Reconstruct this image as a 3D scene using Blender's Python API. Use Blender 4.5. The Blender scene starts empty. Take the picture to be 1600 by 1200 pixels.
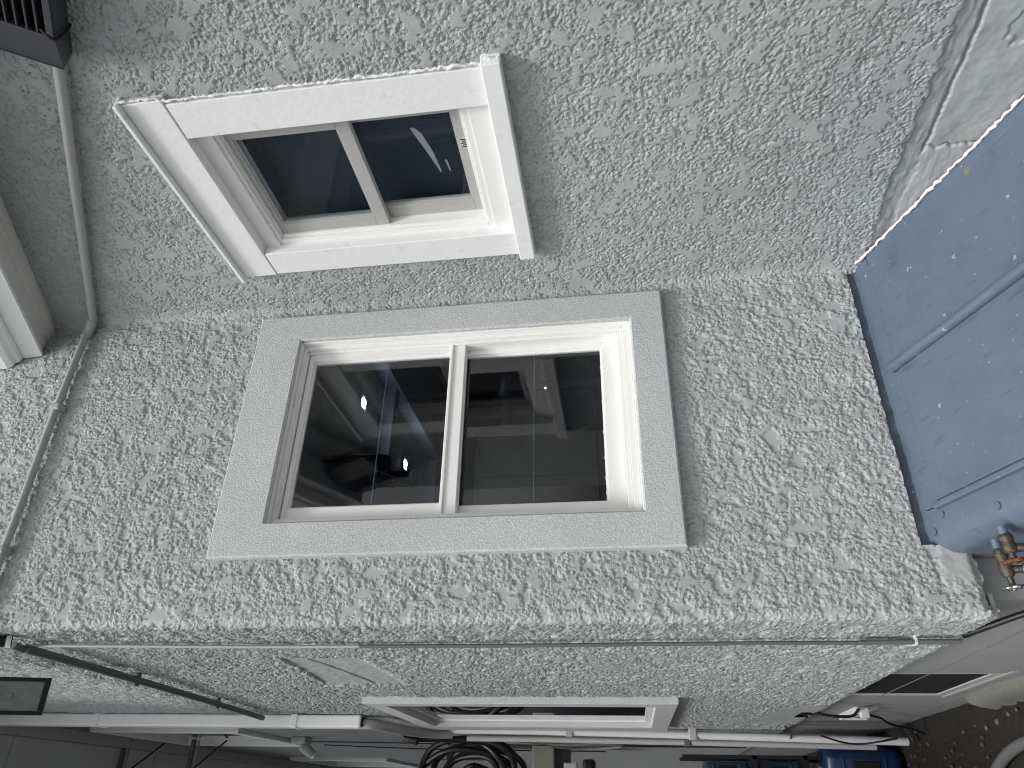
import bpy, bmesh, math, random
import numpy as np
from mathutils import Vector, Matrix
random.seed(5); R = math.radians
S = bpy.context.scene; COL = S.collection

# ------------------------------------------------------------------ camera, sky, sun, exposure
cam = bpy.data.objects.new('camera', bpy.data.cameras.new('camera')); COL.objects.link(cam)
cam.data.sensor_fit = 'HORIZONTAL'; cam.data.sensor_width = 36.0; cam.data.lens = 36*1121/1600
cam.data.clip_start = 0.02; cam.data.clip_end = 500
CX = Vector((0.0198, 0.1454, -0.9892)); CY = Vector((0.8620, -0.5042, -0.0566))   # image right, image up
CX.normalize(); CY = (CY - CX*CX.dot(CY)).normalized(); CZ = CX.cross(CY)
cam.matrix_world = Matrix((CX, CY, CZ)).transposed().to_4x4()
S.camera = cam
SUN_EL, SUN_AZ = 60, 222          # the sun hangs behind the photographer's left shoulder, veiled
w = bpy.data.worlds.new('World'); S.world = w; w.use_nodes = True
nt = w.node_tree; bg = nt.nodes['Background']
sky = nt.nodes.new('ShaderNodeTexSky'); sky.sky_type = 'NISHITA'; sky.sun_disc = False
sky.sun_elevation = R(SUN_EL); sky.sun_rotation = R(SUN_AZ); sky.dust_density = 5.0; sky.air_density = 1.2; sky.ozone_density = 1.0
hs = nt.nodes.new('ShaderNodeHueSaturation'); hs.inputs['Saturation'].default_value = 0.28
nt.links.new(sky.outputs[0], hs.inputs['Color']); nt.links.new(hs.outputs[0], bg.inputs['Color'])
bg.inputs['Strength'].default_value = 0.115
sl = bpy.data.lights.new('sun', 'SUN'); sl.energy = 1.55; sl.angle = R(11); sl.color = (1.0, 0.985, 0.96)
so = bpy.data.objects.new('sun', sl); COL.objects.link(so)
az, el = R(SUN_AZ), R(SUN_EL)
sdir = Vector((math.sin(az)*math.cos(el), math.cos(az)*math.cos(el), math.sin(el)))
so.rotation_euler = sdir.to_track_quat('Z', 'Y').to_euler()
S.view_settings.view_transform = 'Standard'; S.view_settings.look = 'None'
S.view_settings.gamma = 1; S.view_settings.use_curve_mapping = False
S.view_settings.exposure = 0.50
S.render.engine = 'CYCLES'; S.cycles.filter_width = 1.1; S.cycles.max_bounces = 8; S.cycles.diffuse_bounces = 5

# ------------------------------------------------------------------ materials
class NT:
    def __init__(s, name):
        s.m = bpy.data.materials.new(name); s.m.use_nodes = True
        s.t = s.m.node_tree; s.b = s.t.nodes['Principled BSDF']
    def n(s, kind, **kw):
        x = s.t.nodes.new(kind)
        for k, v in kw.items(): setattr(x, k, v)
        return x
    def l(s, a, b): s.t.links.new(a, b)
    def coord(s, scale=1.0, obj=True):
        c = s.n('ShaderNodeTexCoord'); return c.outputs['Object']
    def noise(s, scale, detail=4, rough=.6, vec=None):
        x = s.n('ShaderNodeTexNoise'); x.inputs['Scale'].default_value = scale
        x.inputs['Detail'].default_value = detail; x.inputs['Roughness'].default_value = rough
        s.l(vec if vec else s.coord(), x.inputs['Vector']); return x.outputs['Fac']
    def ramp(s, fac, stops):
        x = s.n('ShaderNodeValToRGB'); cr = x.color_ramp
        while len(cr.elements) < len(stops): cr.elements.new(0.5)
        for e, (p, c) in zip(cr.elements, stops):
            e.position = p; e.color = (c, c, c, 1) if isinstance(c, (int, float)) else (*c, 1)
        s.l(fac, x.inputs[0]); return x.outputs[0]
    def mix(s, fac, a, b, mode='MIX'):
        x = s.n('ShaderNodeMixRGB', blend_type=mode)
        for i, v in ((0, fac), (1, a), (2, b)):
            if hasattr(v, 'default_value') or hasattr(v, 'is_linked'): s.l(v, x.inputs[i])
            else: x.inputs[i].default_value = v if i == 0 else (*v, 1)
        return x.outputs[0]
    def bump(s, h, dist, strength=1.0, prev=None):
        x = s.n('ShaderNodeBump'); x.inputs['Distance'].default_value = dist; x.inputs['Strength'].default_value = strength
        s.l(h, x.inputs['Height'])
        if prev: s.l(prev, x.inputs['Normal'])
        s.l(x.outputs[0], s.b.inputs['Normal']); return x.outputs[0]
    def set(s, color=None, rough=None, metal=None, spec=None):
        for k, v in (('Base Color', color), ('Roughness', rough), ('Metallic', metal), ('Specular IOR Level', spec)):
            if v is None: continue
            if hasattr(v, 'is_linked'): s.l(v, s.b.inputs[k])
            else: s.b.inputs[k].default_value = (*v, 1) if k == 'Base Color' else v
        return s

def plain(name, color, rough=.5, metal=0, var=.12, scale=18, bump=0.0, bscale=200, spec=.4):
    m = NT(name); f = m.noise(scale, 5)
    c0 = tuple(c*(1-var) for c in color); c1 = tuple(min(1, c*(1+var)) for c in color)
    m.set(m.mix(f, c0, c1), rough, metal, spec)
    if bump: m.bump(m.noise(bscale, 3), bump)
    return m.m

def stucco_mat():
    m = NT('stucco_paint')
    big = m.noise(1.3, 5); mid = m.noise(11, 5)
    c = m.mix(m.ramp(big, [(.3, 0.0), (.7, 1.0)]), (.360, .388, .388), (.420, .450, .448))
    c = m.mix(m.ramp(mid, [(.42, 0.18), (.62, 0.0)]), c, (.25, .26, .26))
    mp = m.n('ShaderNodeMapping'); mp.inputs['Scale'].default_value = (16, 16, 1.1); m.l(m.coord(), mp.inputs['Vector'])
    c = m.mix(m.ramp(m.noise(1.0, 5, .6, mp.outputs[0]), [(.52, 0.0), (.72, .22)]), c, (.22, .23, .22))      # rain runs
    c = m.mix(m.ramp(m.noise(75, 3), [(.66, 0.0), (.76, .4)]), c, (.50, .52, .52))
    c = m.mix(m.ramp(m.noise(48, 3), [(.70, 0.0), (.78, .5)]), c, (.20, .20, .19))
    m.set(c, .62, 0, .35)
    at = m.n('ShaderNodeAttribute'); at.attribute_name = 'rough'
    vo = m.n('ShaderNodeTexVoronoi'); vo.inputs['Scale'].default_value = 130; m.l(m.coord(), vo.inputs['Vector'])
    mu = m.n('ShaderNodeMath', operation='MULTIPLY'); m.l(vo.outputs['Distance'], mu.inputs[0]); m.l(at.outputs['Fac'], mu.inputs[1])
    ng = m.n('ShaderNodeMath', operation='MULTIPLY'); m.l(mu.outputs[0], ng.inputs[0]); ng.inputs[1].default_value = -1
    p0 = m.bump(ng.outputs[0], .0026, 1.0)
    p = m.bump(m.noise(230, 4, .7), .0012, .7, p0)
    m.bump(m.noise(700, 2), .0006, .5, p)
    return m.m
def stucco_far_mat():
    m = NT('stucco_paint_far')
    c = m.mix(m.noise(2, 4), (.335, .357, .360), (.39, .412, .415))
    m.set(c, .65, 0, .3)
    m.bump(m.ramp(m.noise(55, 5, .65), [(.4, 0.0), (.6, 1.0)]), .006, 1)
    return m.m
def sand_trim_mat():
    m = NT('sand_finish_trim')
    c = m.mix(m.ramp(m.noise(210, 3, .6), [(.36, 0.0), (.64, 1.0)]), (.42, .438, .445), (.60, .62, .63))
    c = m.mix(m.ramp(m.noise(3, 5), [(.4, .0), (.8, .3)]), c, (.36, .375, .38))
    m.set(c, .6, 0, .4)
    p = m.bump(m.noise(230, 3, .7), .0035, 1)
    m.bump(m.noise(30, 4), .002, .6, p)
    return m.m
def white_wood_mat():
    m = NT('white_painted_wood')
    c = m.mix(m.noise(5, 5), (.74, .755, .76), (.82, .83, .83))
    d = m.n('ShaderNodeTexNoise'); d.inputs['Scale'].default_value = 26; d.inputs['Detail'].default_value = 6
    m.l(m.coord(), d.inputs['Vector'])
    c = m.mix(m.ramp(d.outputs['Fac'], [(.60, 0.0), (.74, .4)]), c, (.52, .52, .50))
    m.set(c, .5, 0, .4)
    m.bump(m.noise(35, 5), .0016, .7)
    return m.m
def vinyl_mat():
    m = NT('white_vinyl')
    c = m.mix(m.noise(9, 4), (.74, .745, .73), (.80, .80, .79))
    c = m.mix(m.ramp(m.noise(60, 5), [(.66, 0.0), (.75, .3)]), c, (.5, .49, .46))
    m.set(c, .38, 0, .5); return m.m
def hatch_mat():
    m = NT('blue_metal_paint')
    c = m.mix(m.noise(3.5, 5), (.082, .110, .150), (.103, .136, .178))
    c = m.mix(m.ramp(m.noise(9, 6, .7), [(.5, 0.0), (.75, .5)]), c, (.058, .080, .105))
    # long scrapes across the doors
    mp = m.n('ShaderNodeMapping'); mp.inputs['Scale'].default_value = (90, 9, 9); mp.inputs['Rotation'].default_value = (0, 0, .35)
    m.l(m.coord(), mp.inputs['Vector'])
    c = m.mix(m.ramp(m.noise(1.0, 4, .6, mp.outputs[0]), [(.62, 0.0), (.70, .6)]), c, (.05, .062, .078))
    # paint flecks
    c = m.mix(m.ramp(m.noise(105, 3, .5), [(.715, 0.0), (.735, .7)]), c, (.36, .40, .44))
    c = m.mix(m.ramp(m.noise(30, 3, .5), [(.705, 0.0), (.72, .8)]), c, (.30, .32, .33))
    c = m.mix(m.ramp(m.noise(14, 5, .6), [(.66, 0.0), (.72, .45)]), c, (.055, .068, .078))
    c = m.mix(m.ramp(m.noise(20, 3, .5), [(.735, 0.0), (.745, .9)]), c, (.17, .155, .13))
    m.set(c, m.ramp(m.noise(12, 4), [(.3, .34), (.7, .5)]), 0, .5)
    p = m.bump(m.noise(4, 3), .012, .5)
    m.bump(m.noise(25, 4), .002, .6, p); return m.m
def concrete_mat(name, a, b, bump=.003):
    m = NT(name); c = m.mix(m.noise(6, 6, .65), a, b)
    c = m.mix(m.ramp(m.noise(40, 5), [(.6, 0.0), (.72, .4)]), c, tuple(x*.55 for x in a))
    m.set(c, .85, 0, .2); m.bump(m.noise(60, 6, .7), bump, 1); return m.m
def soil_mat():
    m = NT('dark_soil'); c = m.mix(m.noise(30, 7, .7), (.018, .0165, .015), (.044, .040, .036))
    c = m.mix(m.ramp(m.noise(110, 3), [(.70, 0.0), (.74, .7)]), c, (.22, .19, .16))
    m.set(c, .95, 0, .15); m.bump(m.noise(45, 7, .7), .02, 1); return m.m
def glass_mat(name='window_glass', tint=(.86, .89, .91), k=1.75):
    m = NT(name); out = m.t.nodes['Material Output']; m.t.nodes.remove(m.b)
    tr = m.n('ShaderNodeBsdfTransparent'); tr.inputs['Color'].default_value = (*tint, 1)
    gl = m.n('ShaderNodeBsdfGlossy'); gl.inputs['Roughness'].default_value = .01; gl.inputs['Color'].default_value = (1, 1, 1, 1)
    fr = m.n('ShaderNodeFresnel'); fr.inputs['IOR'].default_value = 1.5
    ge = m.n('ShaderNodeNewGeometry'); inv = m.n('ShaderNodeMath', operation='SUBTRACT'); inv.inputs[0].default_value = 1; m.l(ge.outputs['Backfacing'], inv.inputs[1])
    fm = m.n('ShaderNodeMath', operation='MULTIPLY'); f2 = m.n('ShaderNodeMath', operation='MULTIPLY'); f2.use_clamp = True; f2.inputs[1].default_value = k; m.l(fr.outputs[0], f2.inputs[0])      # two panes of a sealed unit
    m.l(f2.outputs[0], fm.inputs[0]); m.l(inv.outputs[0], fm.inputs[1])      # one reflection, at the outer face
    mx = m.n('ShaderNodeMixShader'); m.l(fm.outputs[0], mx.inputs[0]); m.l(tr.outputs[0], mx.inputs[1]); m.l(gl.outputs[0], mx.inputs[2])
    m.l(mx.outputs[0], out.inputs['Surface']); return m.m
def lamp_mat(name, color, strength):
    m = NT(name); m.b.inputs['Emission Color'].default_value = (*color, 1); m.b.inputs['Emission Strength'].default_value = strength
    m.set(color); return m.m

M = dict(
    stucco=stucco_mat(), stucco_far=stucco_far_mat(), trim=sand_trim_mat(), wood=white_wood_mat(), vinyl=vinyl_mat(), hatch=hatch_mat(),
    smooth=concrete_mat('smooth_grey_render', (.33, .345, .35), (.40, .415, .42), .0025),
    basement=concrete_mat('painted_basement_wall', (.22, .23, .235), (.29, .30, .305), .0015),
    curb=concrete_mat('weathered_concrete', (.12, .12, .112), (.20, .20, .185), .006), bounce_paving=concrete_mat('bounce_concrete', (.40, .40, .38), (.50, .50, .48), .003),
    vinylshaded=plain('shaded_vinyl', (.40, .40, .39), .42, var=.08, scale=12),  # darker copy of the white vinyl: recess shade put into the sash colour
    soil=soil_mat(), glass=glass_mat(), glassthin=glass_mat('single_glass', (.84, .89, .94), .7),
    caulk=plain('white_caulk', (.74, .75, .74), .6, var=.15, scale=60, bump=.003, bscale=150),
    shade=plain('dark_blue_blind', (.030, .037, .046), .7, var=.12, scale=4),
    conduit=plain('grey_painted_pipe', (.36, .37, .36), .42, var=.12, scale=30),
    cablegrey=plain('cable_grey', (.20, .205, .205), .5, var=.2, scale=8), darkpipe=plain('dark_grey_pipe', (.11, .115, .115), .45, var=.2, scale=30),
    charcoal=plain('charcoal_plastic', (.040, .043, .050), .42, var=.12, scale=40, bump=.0004, bscale=900),
    slot=plain('black_slot', (.004, .004, .004), .8),
    black=plain('black_rubber', (.010, .010, .011), .45, var=.3),
    darkpaint=plain('end_blocker_paint', (.022, .026, .034), .6), blackpaint=plain('black_paint', (.008, .008, .010), .4),
    whitemetal=plain('white_downspout', (.80, .81, .82), .35, var=.05, scale=10),
    pvc=plain('white_pvc', (.62, .62, .66), .35, var=.08, scale=20),
    pvcdim=plain('grey_pvc', (.40, .40, .40), .4, var=.12),
    beige=plain('beige_box_paint', (.21, .20, .175), .5, var=.12, scale=20),
    soffit=plain('grey_soffit_panel', (.62, .64, .65), .6, var=.08, scale=3),
    soffitwhite=plain('white_soffit_trim', (.55, .55, .53), .5, var=.1),
    brass=plain('tarnished_brass', (.10, .088, .07), .45, .8, var=.5, scale=140, bump=.002, bscale=300),
    rust=plain('rusty_iron', (.16, .07, .04), .7, .3, var=.6, scale=160, bump=.003, bscale=250),
    chrome=plain('worn_chrome', (.42, .44, .46), .25, .95, var=.35, scale=150),
    tape=plain('white_tape', (.82, .82, .80), .6),
    bluejug=plain('blue_plastic', (.006, .028, .085), .3, var=.35, scale=15, spec=.5),
    palejug=plain('pale_blue_plastic', (.028, .050, .078), .3, var=.5, scale=14, spec=.5),
    room=plain('room_paint', (.20, .225, .27), .8, var=.06, scale=2),
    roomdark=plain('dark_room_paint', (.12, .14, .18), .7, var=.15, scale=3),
    roomtrim=plain('room_trim', (.30, .32, .35), .5, var=.05),
    cabinet=plain('brown_cabinet', (.40, .36, .32), .6, var=.2, scale=6),
    lamp=lamp_mat('ceiling_lamp_glow', (.82, .90, 1.0), 170.0),
    lampwarm=lamp_mat('warm_lamp_glow', (1.0, .8, .5), 5.0),
    film=plain('torn_film_grey', (.20, .22, .24), .5, var=.3, scale=40), label=plain('printed_label', (.50, .50, .48), .6, var=.1), ink=plain('label_ink', (.02, .02, .02), .6),
    neigh=concrete_mat('neighbour_wall_paint', (.10, .105, .11), (.14, .145, .15), .0008),
    wire=plain('fixture_green', (.35, .40, .38), .4),
    hole=plain('dark_cavity', (.03, .03, .03), .9),
    stone=plain('pale_stone', (.10, .098, .092), .9, var=.4, scale=60, bump=.004, bscale=120),
    leaf=plain('dead_leaf', (.08, .065, .05), .8, var=.5, scale=50),
    ledyellow=plain('led_phosphor', (.42, .41, .34), .5), lens=plain('lamp_reflector', (.50, .50, .45), .3, .3, var=.35, scale=30),
)

# ------------------------------------------------------------------ mesh helpers
class MB:
    def __init__(s): s.v = []; s.f = []; s.sm = []
    def add(s, v, f, smooth=False):
        o = len(s.v); s.v += [tuple(p) for p in v]; s.f += [tuple(i+o for i in q) for q in f]; s.sm += [smooth]*len(f); return s
    def box(s, x0, x1, y0, y1, z0, z1, T=None, bev=0.0):
        (x0, x1), (y0, y1), (z0, z1) = sorted((x0, x1)), sorted((y0, y1)), sorted((z0, z1))
        b = min(bev, .45*min(x1-x0, y1-y0, z1-z0))
        if b <= 0:
            v = [(x, y, z) for x in (x0, x1) for y in (y0, y1) for z in (z0, z1)]
            f = [(0, 1, 3, 2), (4, 6, 7, 5), (0, 4, 5, 1), (2, 3, 7, 6), (0, 2, 6, 4), (1, 5, 7, 3)]
        else:
            bm = bmesh.new(); bmesh.ops.create_cube(bm, size=1)
            for q in bm.verts: q.co = Vector(((x0+x1)/2+q.co.x*(x1-x0), (y0+y1)/2+q.co.y*(y1-y0), (z0+z1)/2+q.co.z*(z1-z0)))
            bmesh.ops.bevel(bm, geom=bm.edges[:], offset=b, segments=2, affect='EDGES', profile=.5)
            bm.verts.index_update(); v = [q.co.copy() for q in bm.verts]; f = [[q.index for q in k.verts] for k in bm.faces]; bm.free()
        if T: v = [T(Vector(p)) for p in v]
        return s.add(v, f)
    def tube(s, pts, r, n=12, cap=True, radii=None):
        pts = [Vector(p) for p in pts]; k = len(pts); rr = radii or [r]*k; v = []; up = None
        for i, p in enumerate(pts):
            t = (pts[min(i+1, k-1)]-pts[max(i-1, 0)]).normalized()
            if up is None: up = Vector((0, 0, 1)) if abs(t.z) < .9 else Vector((1, 0, 0))
            a = t.cross(up).normalized(); b = a.cross(t).normalized(); up = b
            for j in range(n):
                q = 2*math.pi*j/n; v.append(p + (a*math.cos(q)+b*math.sin(q))*rr[i])
        f = [(i*n+j, i*n+(j+1) % n, (i+1)*n+(j+1) % n, (i+1)*n+j) for i in range(k-1) for j in range(n)]
        s.add(v, f, True)
        if cap: s.add([v[j] for j in range(n)], [tuple(range(n))[::-1]]); s.add(v[-n:], [tuple(range(n))])
        return s
    def prism(s, prof, A, B):
        """profile points as 3-D offsets swept from A to B"""
        n = len(prof); v = [Vector(A)+Vector(p) for p in prof]+[Vector(B)+Vector(p) for p in prof]
        f = [(i, (i+1) % n, n+(i+1) % n, n+i) for i in range(n)]+[tuple(range(n))[::-1], tuple(range(n, 2*n))]
        return s.add(v, f)
    def build(s, name, mat, parent=None, label=None, recalc=True):
        me = bpy.data.meshes.new(name); me.from_pydata([tuple(p) for p in s.v], [], s.f)
        me.polygons.foreach_set('use_smooth', s.sm); me.materials.append(M[mat]); me.update()
        if recalc:
            bm = bmesh.new(); bm.from_mesh(me); bmesh.ops.recalc_face_normals(bm, faces=bm.faces); bm.to_mesh(me); bm.free()
        o = bpy.data.objects.new(name, me); COL.objects.link(o)
        if parent: attach(o, parent)
        if label: o['label'] = label
        return o
def world_of(o):
    return (world_of(o.parent) @ o.matrix_parent_inverse @ o.matrix_basis) if o.parent else o.matrix_basis.copy()
def attach(o, parent):
    o.parent = parent; o.matrix_parent_inverse = world_of(parent).inverted()
def thing(name, loc, label, cat, group=None):
    o = bpy.data.objects.new(name, None); o.empty_display_size = .05; o.location = loc; COL.objects.link(o)
    o['label'] = label; o['category'] = cat
    if group: o['group'] = group
    return o
def tag(o, label, cat, group=None):
    o['label'] = label; o['category'] = cat
    if group: o['group'] = group
    return o
def struct(o, kind='structure'): o['kind'] = kind; return o
def arc(p0, p1, p2, n=6):
    p0, p1, p2 = Vector(p0), Vector(p1), Vector(p2)
    return [p0*(1-t)**2+p1*2*t*(1-t)+p2*t*t for t in [i/n for i in range(n+1)]]
def smooth_path(pts, n=6):
    P = [Vector(p) for p in pts]; P = [P[0]*2-P[1]]+P+[P[-1]*2-P[-2]]; out = []
    for i in range(1, len(P)-2):
        a, b, c, d = P[i-1:i+3]
        for k in range(n):
            t = k/n; out.append(.5*((2*b)+(c-a)*t+(2*a-5*b+4*c-d)*t*t+(3*b-a-3*c+d)*t**3))
    out.append(P[-2]); return out

# ------------------------------------------------------------------ numpy noise for the stucco relief
def hsh(ix, iy, seed):
    h = (ix.astype(np.int64)*374761393 + iy.astype(np.int64)*668265263 + seed*1442695040888963407 % (2**31)) & 0xFFFFFFFF
    h = ((h ^ (h >> 13))*1274126177) & 0xFFFFFFFF; h = ((h ^ (h >> 16))*2246822519) & 0xFFFFFFFF
    return ((h ^ (h >> 15)) & 0xFFFFFF)/float(0x1000000)
def vnoise(x, y, seed):
    ix, iy = np.floor(x), np.floor(y); fx, fy = x-ix, y-iy; out = 0
    ux, uy = fx*fx*fx*(fx*(fx*6-15)+10), fy*fy*fy*(fy*(fy*6-15)+10)
    def g(dx, dy):
        a = hsh(ix+dx, iy+dy, seed)*2*np.pi; return np.cos(a)*(fx-dx)+np.sin(a)*(fy-dy)
    return ((g(0, 0)*(1-ux)+g(1, 0)*ux)*(1-uy)+(g(0, 1)*(1-ux)+g(1, 1)*ux)*uy)*1.5
def fbm(x, y, scale, octs, seed, gain=.55):
    r = 0; a = 1; t = 0
    for o in range(octs):
        r = r+a*vnoise(x/scale*2**o+17*o, y/scale*2**o-9*o, seed+o); t += a; a *= gain
    return r/t*1.6
def sstep(a, b, x):
    t = np.clip((x-a)/(b-a), 0, 1); return t*t*(3-2*t)
def lump2(x, y, cell, seed, rmin, rmax):
    X, Y = x/cell, y/cell; ix, iy = np.floor(X), np.floor(Y); best = np.zeros(X.shape)
    for dx in (-1, 0, 1):
        for dy in (-1, 0, 1):
            jx, jy = ix+dx, iy+dy
            px = jx+.5+.95*(hsh(jx, jy, seed)-.5); py = jy+.5+.95*(hsh(jx, jy, seed+7)-.5)
            rad = rmin+(rmax-rmin)*hsh(jx, jy, seed+13); ht = .30+.70*hsh(jx, jy, seed+19)
            d = ((X-px)**2+(Y-py)**2)/rad**2; best = np.maximum(best, ht*np.clip(1-d*d, 0, 1))
    return best
def relief(s, z, seed, isl_t=.10, hol_t=-.30):
    """dashed and knocked-down stucco: raised trowelled islands, bare hollows and rounded crumbs between; returns height and crumbliness"""
    wx = s+.0014*vnoise(s/.009, z/.009, seed+91); wz = z+.0014*vnoise(s/.009+40, z/.009, seed+92)
    zone = vnoise(s/.20+5, z/.20, seed+61); zone2 = vnoise(s/.09+3, z/.09+1, seed+63)
    a = lump2(wx, wz, .0120, seed+21, .38, .68); b = lump2(wx+.31, wz+.17, .0085, seed+33, .44, .68)
    crumb = np.maximum(a, .9*b)+.16*vnoise(s/.0065, z/.0065, seed+56)
    cap = .58+.22*zone2+.12*vnoise(s/.02, z/.02, seed+64)            # the float has flattened most crumbs
    crumb = np.where(crumb > cap, cap+(crumb-cap)*.18, crumb)
    isl = fbm(wx, wz, .050, 5, seed, .66)+.20*zone+.20*(crumb-.4)
    hol = fbm(wx+9, wz+4, .052, 5, seed+5, .66)-.20*(crumb-.4)+.20*vnoise(s/.2, z/.2, seed+62)
    m = sstep(isl_t, isl_t+.06, isl)
    m2 = sstep(hol_t, hol_t-.06, hol)
    top = .74+.16*vnoise(s/.06, z/.06, seed+3)+.05*vnoise(s/.012, z/.012, seed+4)
    low = .05+.07*vnoise(s/.04, z/.04, seed+6)+.03*vnoise(s/.012, z/.012, seed+14)
    h = crumb*(1-m2)+low*m2
    h = h*(1-m)+np.maximum(top, h*.9)*m
    return .0070*(h-.4), (1-m)*(1-m2)

def grid_mesh(name, P, keep, mat, parent, rough=None):
    """P: (ns,nz,3) points; keep: (ns-1,nz-1) bool"""
    ns, nz = P.shape[:2]
    idx = np.arange(ns*nz).reshape(ns, nz)
    q = np.stack([idx[:-1, :-1], idx[1:, :-1], idx[1:, 1:], idx[:-1, 1:]], -1)[keep]
    used = np.unique(q); remap = np.full(ns*nz, -1, np.int64); remap[used] = np.arange(len(used))
    V = P.reshape(-1, 3)[used].astype(np.float32); q = remap[q].astype(np.int32)
    me = bpy.data.meshes.new(name)
    me.vertices.add(len(V)); me.vertices.foreach_set('co', V.ravel())
    me.loops.add(q.size); me.loops.foreach_set('vertex_index', q.ravel())
    me.polygons.add(len(q)); me.polygons.foreach_set('loop_start', np.arange(0, q.size, 4, dtype=np.int32))
    me.polygons.foreach_set('use_smooth', np.ones(len(q), bool))
    me.materials.append(M[mat]); me.update(calc_edges=True)
    if rough is not None:
        at = me.attributes.new('rough', 'FLOAT', 'POINT'); at.data.foreach_set('value', rough.reshape(-1)[used].astype(np.float32))
    o = bpy.data.objects.new(name, me); COL.objects.link(o)
    if parent: attach(o, parent)
    return o

# ------------------------------------------------------------------ the place: x to the right wall, y into the passage, z up; the eye is at 0,0,0
XA, YB, XC, GZ = 1.449, 1.85, .398, -1.554      # right wall plane, front wall plane, passage wall plane, ground

house = thing('house', (.398, 1.85, GZ), 'pale grey stucco house wall with inner and outer corner above a painted basement', 'house')

# ---- right wall (faces -x), smooth skirt and foundation at its foot
def axis(*segs):
    out = []
    for a, b, d in segs:
        n = max(1, int(round((b-a)/d))); out += list(np.linspace(a, b, n, endpoint=False))
    out.append(segs[-1][1]); return np.array(out)
y = axis((.35, 1.862, .0031)); z = axis((-1.06, 2.02, .0031), (2.02, 3.2, .05))
Yg, Zg = np.meshgrid(y, z, indexing='ij')
h, rough1 = relief(Yg, Zg, 3, .095, -.55)
edge = -.765+.012*vnoise(Yg/.05, Yg*0, 5)+.004*vnoise(Yg/.012, Zg/.02, 6)-.02*sstep(1.5, 1.85, Yg)
band = sstep(edge-.010, edge+.004, Zg)                       # 1 = textured stucco
gy = -.822+.010*vnoise(Yg/.09, Yg*0+3, 8)+.004*vnoise(Yg/.015, Yg*0, 9)
skirt = -.002-.007*np.clip((edge-Zg)/.055, 0, 1)
skirt = skirt+.0022*fbm(Yg*.6, Zg, .04, 4, 44)+.0018*fbm(Yg*.35+Zg*.4, Zg*1.4, .025, 3, 47)
found = -.008+.004*fbm(Yg, Zg, .12, 4, 61)
crack = np.exp(-((Zg-gy)/.0035)**2)*sstep(1.43, 1.39, Yg)
low = np.where(Zg > gy, skirt, np.where(Yg < 1.40, found, skirt*.7))
low = low-.012*crack-.012*np.exp(-((Yg-1.395-.01*vnoise(Zg/.02, Zg*0, 4))/.003)**2)*(Zg < gy)
flake = sstep(.035, .03, np.hypot((Yg-1.078)/1.3, Zg+.925)+.012*vnoise(Yg/.015, Zg/.015, 3))
h = h*band+(low-.004*flake)*(1-band)+.002*band
fil = .018*np.exp(-np.clip(YB-Yg, 0, 9)/.016)
P = np.stack([XA-h-fil, Yg, Zg], -1)
yc, zc = (y[:-1]+y[1:])/2, (z[:-1]+z[1:])/2
YC, ZC = np.meshgrid(yc, zc, indexing='ij')
keep = ~((YC > 1.10) & (YC < 1.552) & (ZC > .245) & (ZC < 1.02))
grid_mesh('stucco_wall', P, keep, 'stucco', house, rough1*band)

# ---- front wall (faces -y) turning round the outer corner into the passage wall (faces -x)
RC = .022
L2 = (1.463-(XC+RC)); LA = RC*math.pi/2
s2 = axis((0, L2, .0034)); sA = np.linspace(L2, L2+LA, 10)[1:]
s3 = L2+LA+axis((0, 1.2, .006), (1.2, 2.8, .010))[1:]
s = np.concatenate([s2, sA, s3]); z = axis((-.875, 2.1, .0036), (2.1, 4.0, .011))
px = np.where(s <= L2, 1.463-s, np.where(s <= L2+LA, XC+RC-RC*np.sin((s-L2)/RC), XC))
py = np.where(s <= L2, YB, np.where(s <= L2+LA, YB+RC-RC*np.cos((s-L2)/RC), YB+RC+(s-L2-LA)))
ang = np.clip((s-L2)/RC, 0, math.pi/2); nx, ny = -np.sin(ang), -np.cos(ang)
Sg, Zg = np.meshgrid(s, z, indexing='ij'); PX = px[:, None]+0*Zg; PY = py[:, None]+0*Zg
h, rough2 = relief(Sg+3.3, Zg, 11, .27, -.15); h = h*(1+.25*(Sg > L2+LA))
# rounding of the lower edge, smooth mortar beside the hatch, ragged foot
foot = -.852+.006*vnoise(Sg/.06, Sg*0, 2)+.003*vnoise(Sg/.013, Sg*0, 12)
footw = np.where(Sg > L2, -.866+.004*vnoise(Sg/.03, Sg*0, 2), foot)
smo = sstep(.655, .61, PX+.018*vnoise(Zg/.05, Zg*0+7, 19))*sstep(-.755, -.785, Zg+.012*vnoise(PX/.04, Zg/.04, 18))*(Sg < L2)*sstep(.45, .52, PX)
h = h*(1-smo)+smo*(.003+.0015*fbm(Sg, Zg, .03, 3, 66))
h = h-.012*(1-sstep(0, .022, Zg-footw))*(.5+.5*(Sg < L2+LA))
# smooth patched hollow on the passage wall, trapezoid with a sharp upper lip
wy = PY+.015*vnoise(Zg/.05, PY/.05, 77)
patch = sstep(0, .05, wy-2.30)*sstep(0, .07, 2.93-wy)*sstep(.83, .87, Zg)*sstep(0, .012, (1.115+.10*(wy-2.3))-Zg)
patch *= (Sg > L2+LA)
h = h*(1-patch)+patch*(-.006+.0015*fbm(Sg, Zg, .05, 3, 23)-.006*np.exp(-((Zg-1.03+.12*(wy-2.4))/.006)**2))
patch2 = sstep(3.55, 3.62, PY)*sstep(4.25, 4.2, PY)*sstep(-.86, -.84, Zg)*sstep(-.66, -.70, Zg-.1*(PY-3.6))
h = h*(1-.9*patch2)
fil = .016*np.exp(-np.clip(XA-PX, 0, 9)/.016)*(Sg < L2)
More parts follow.
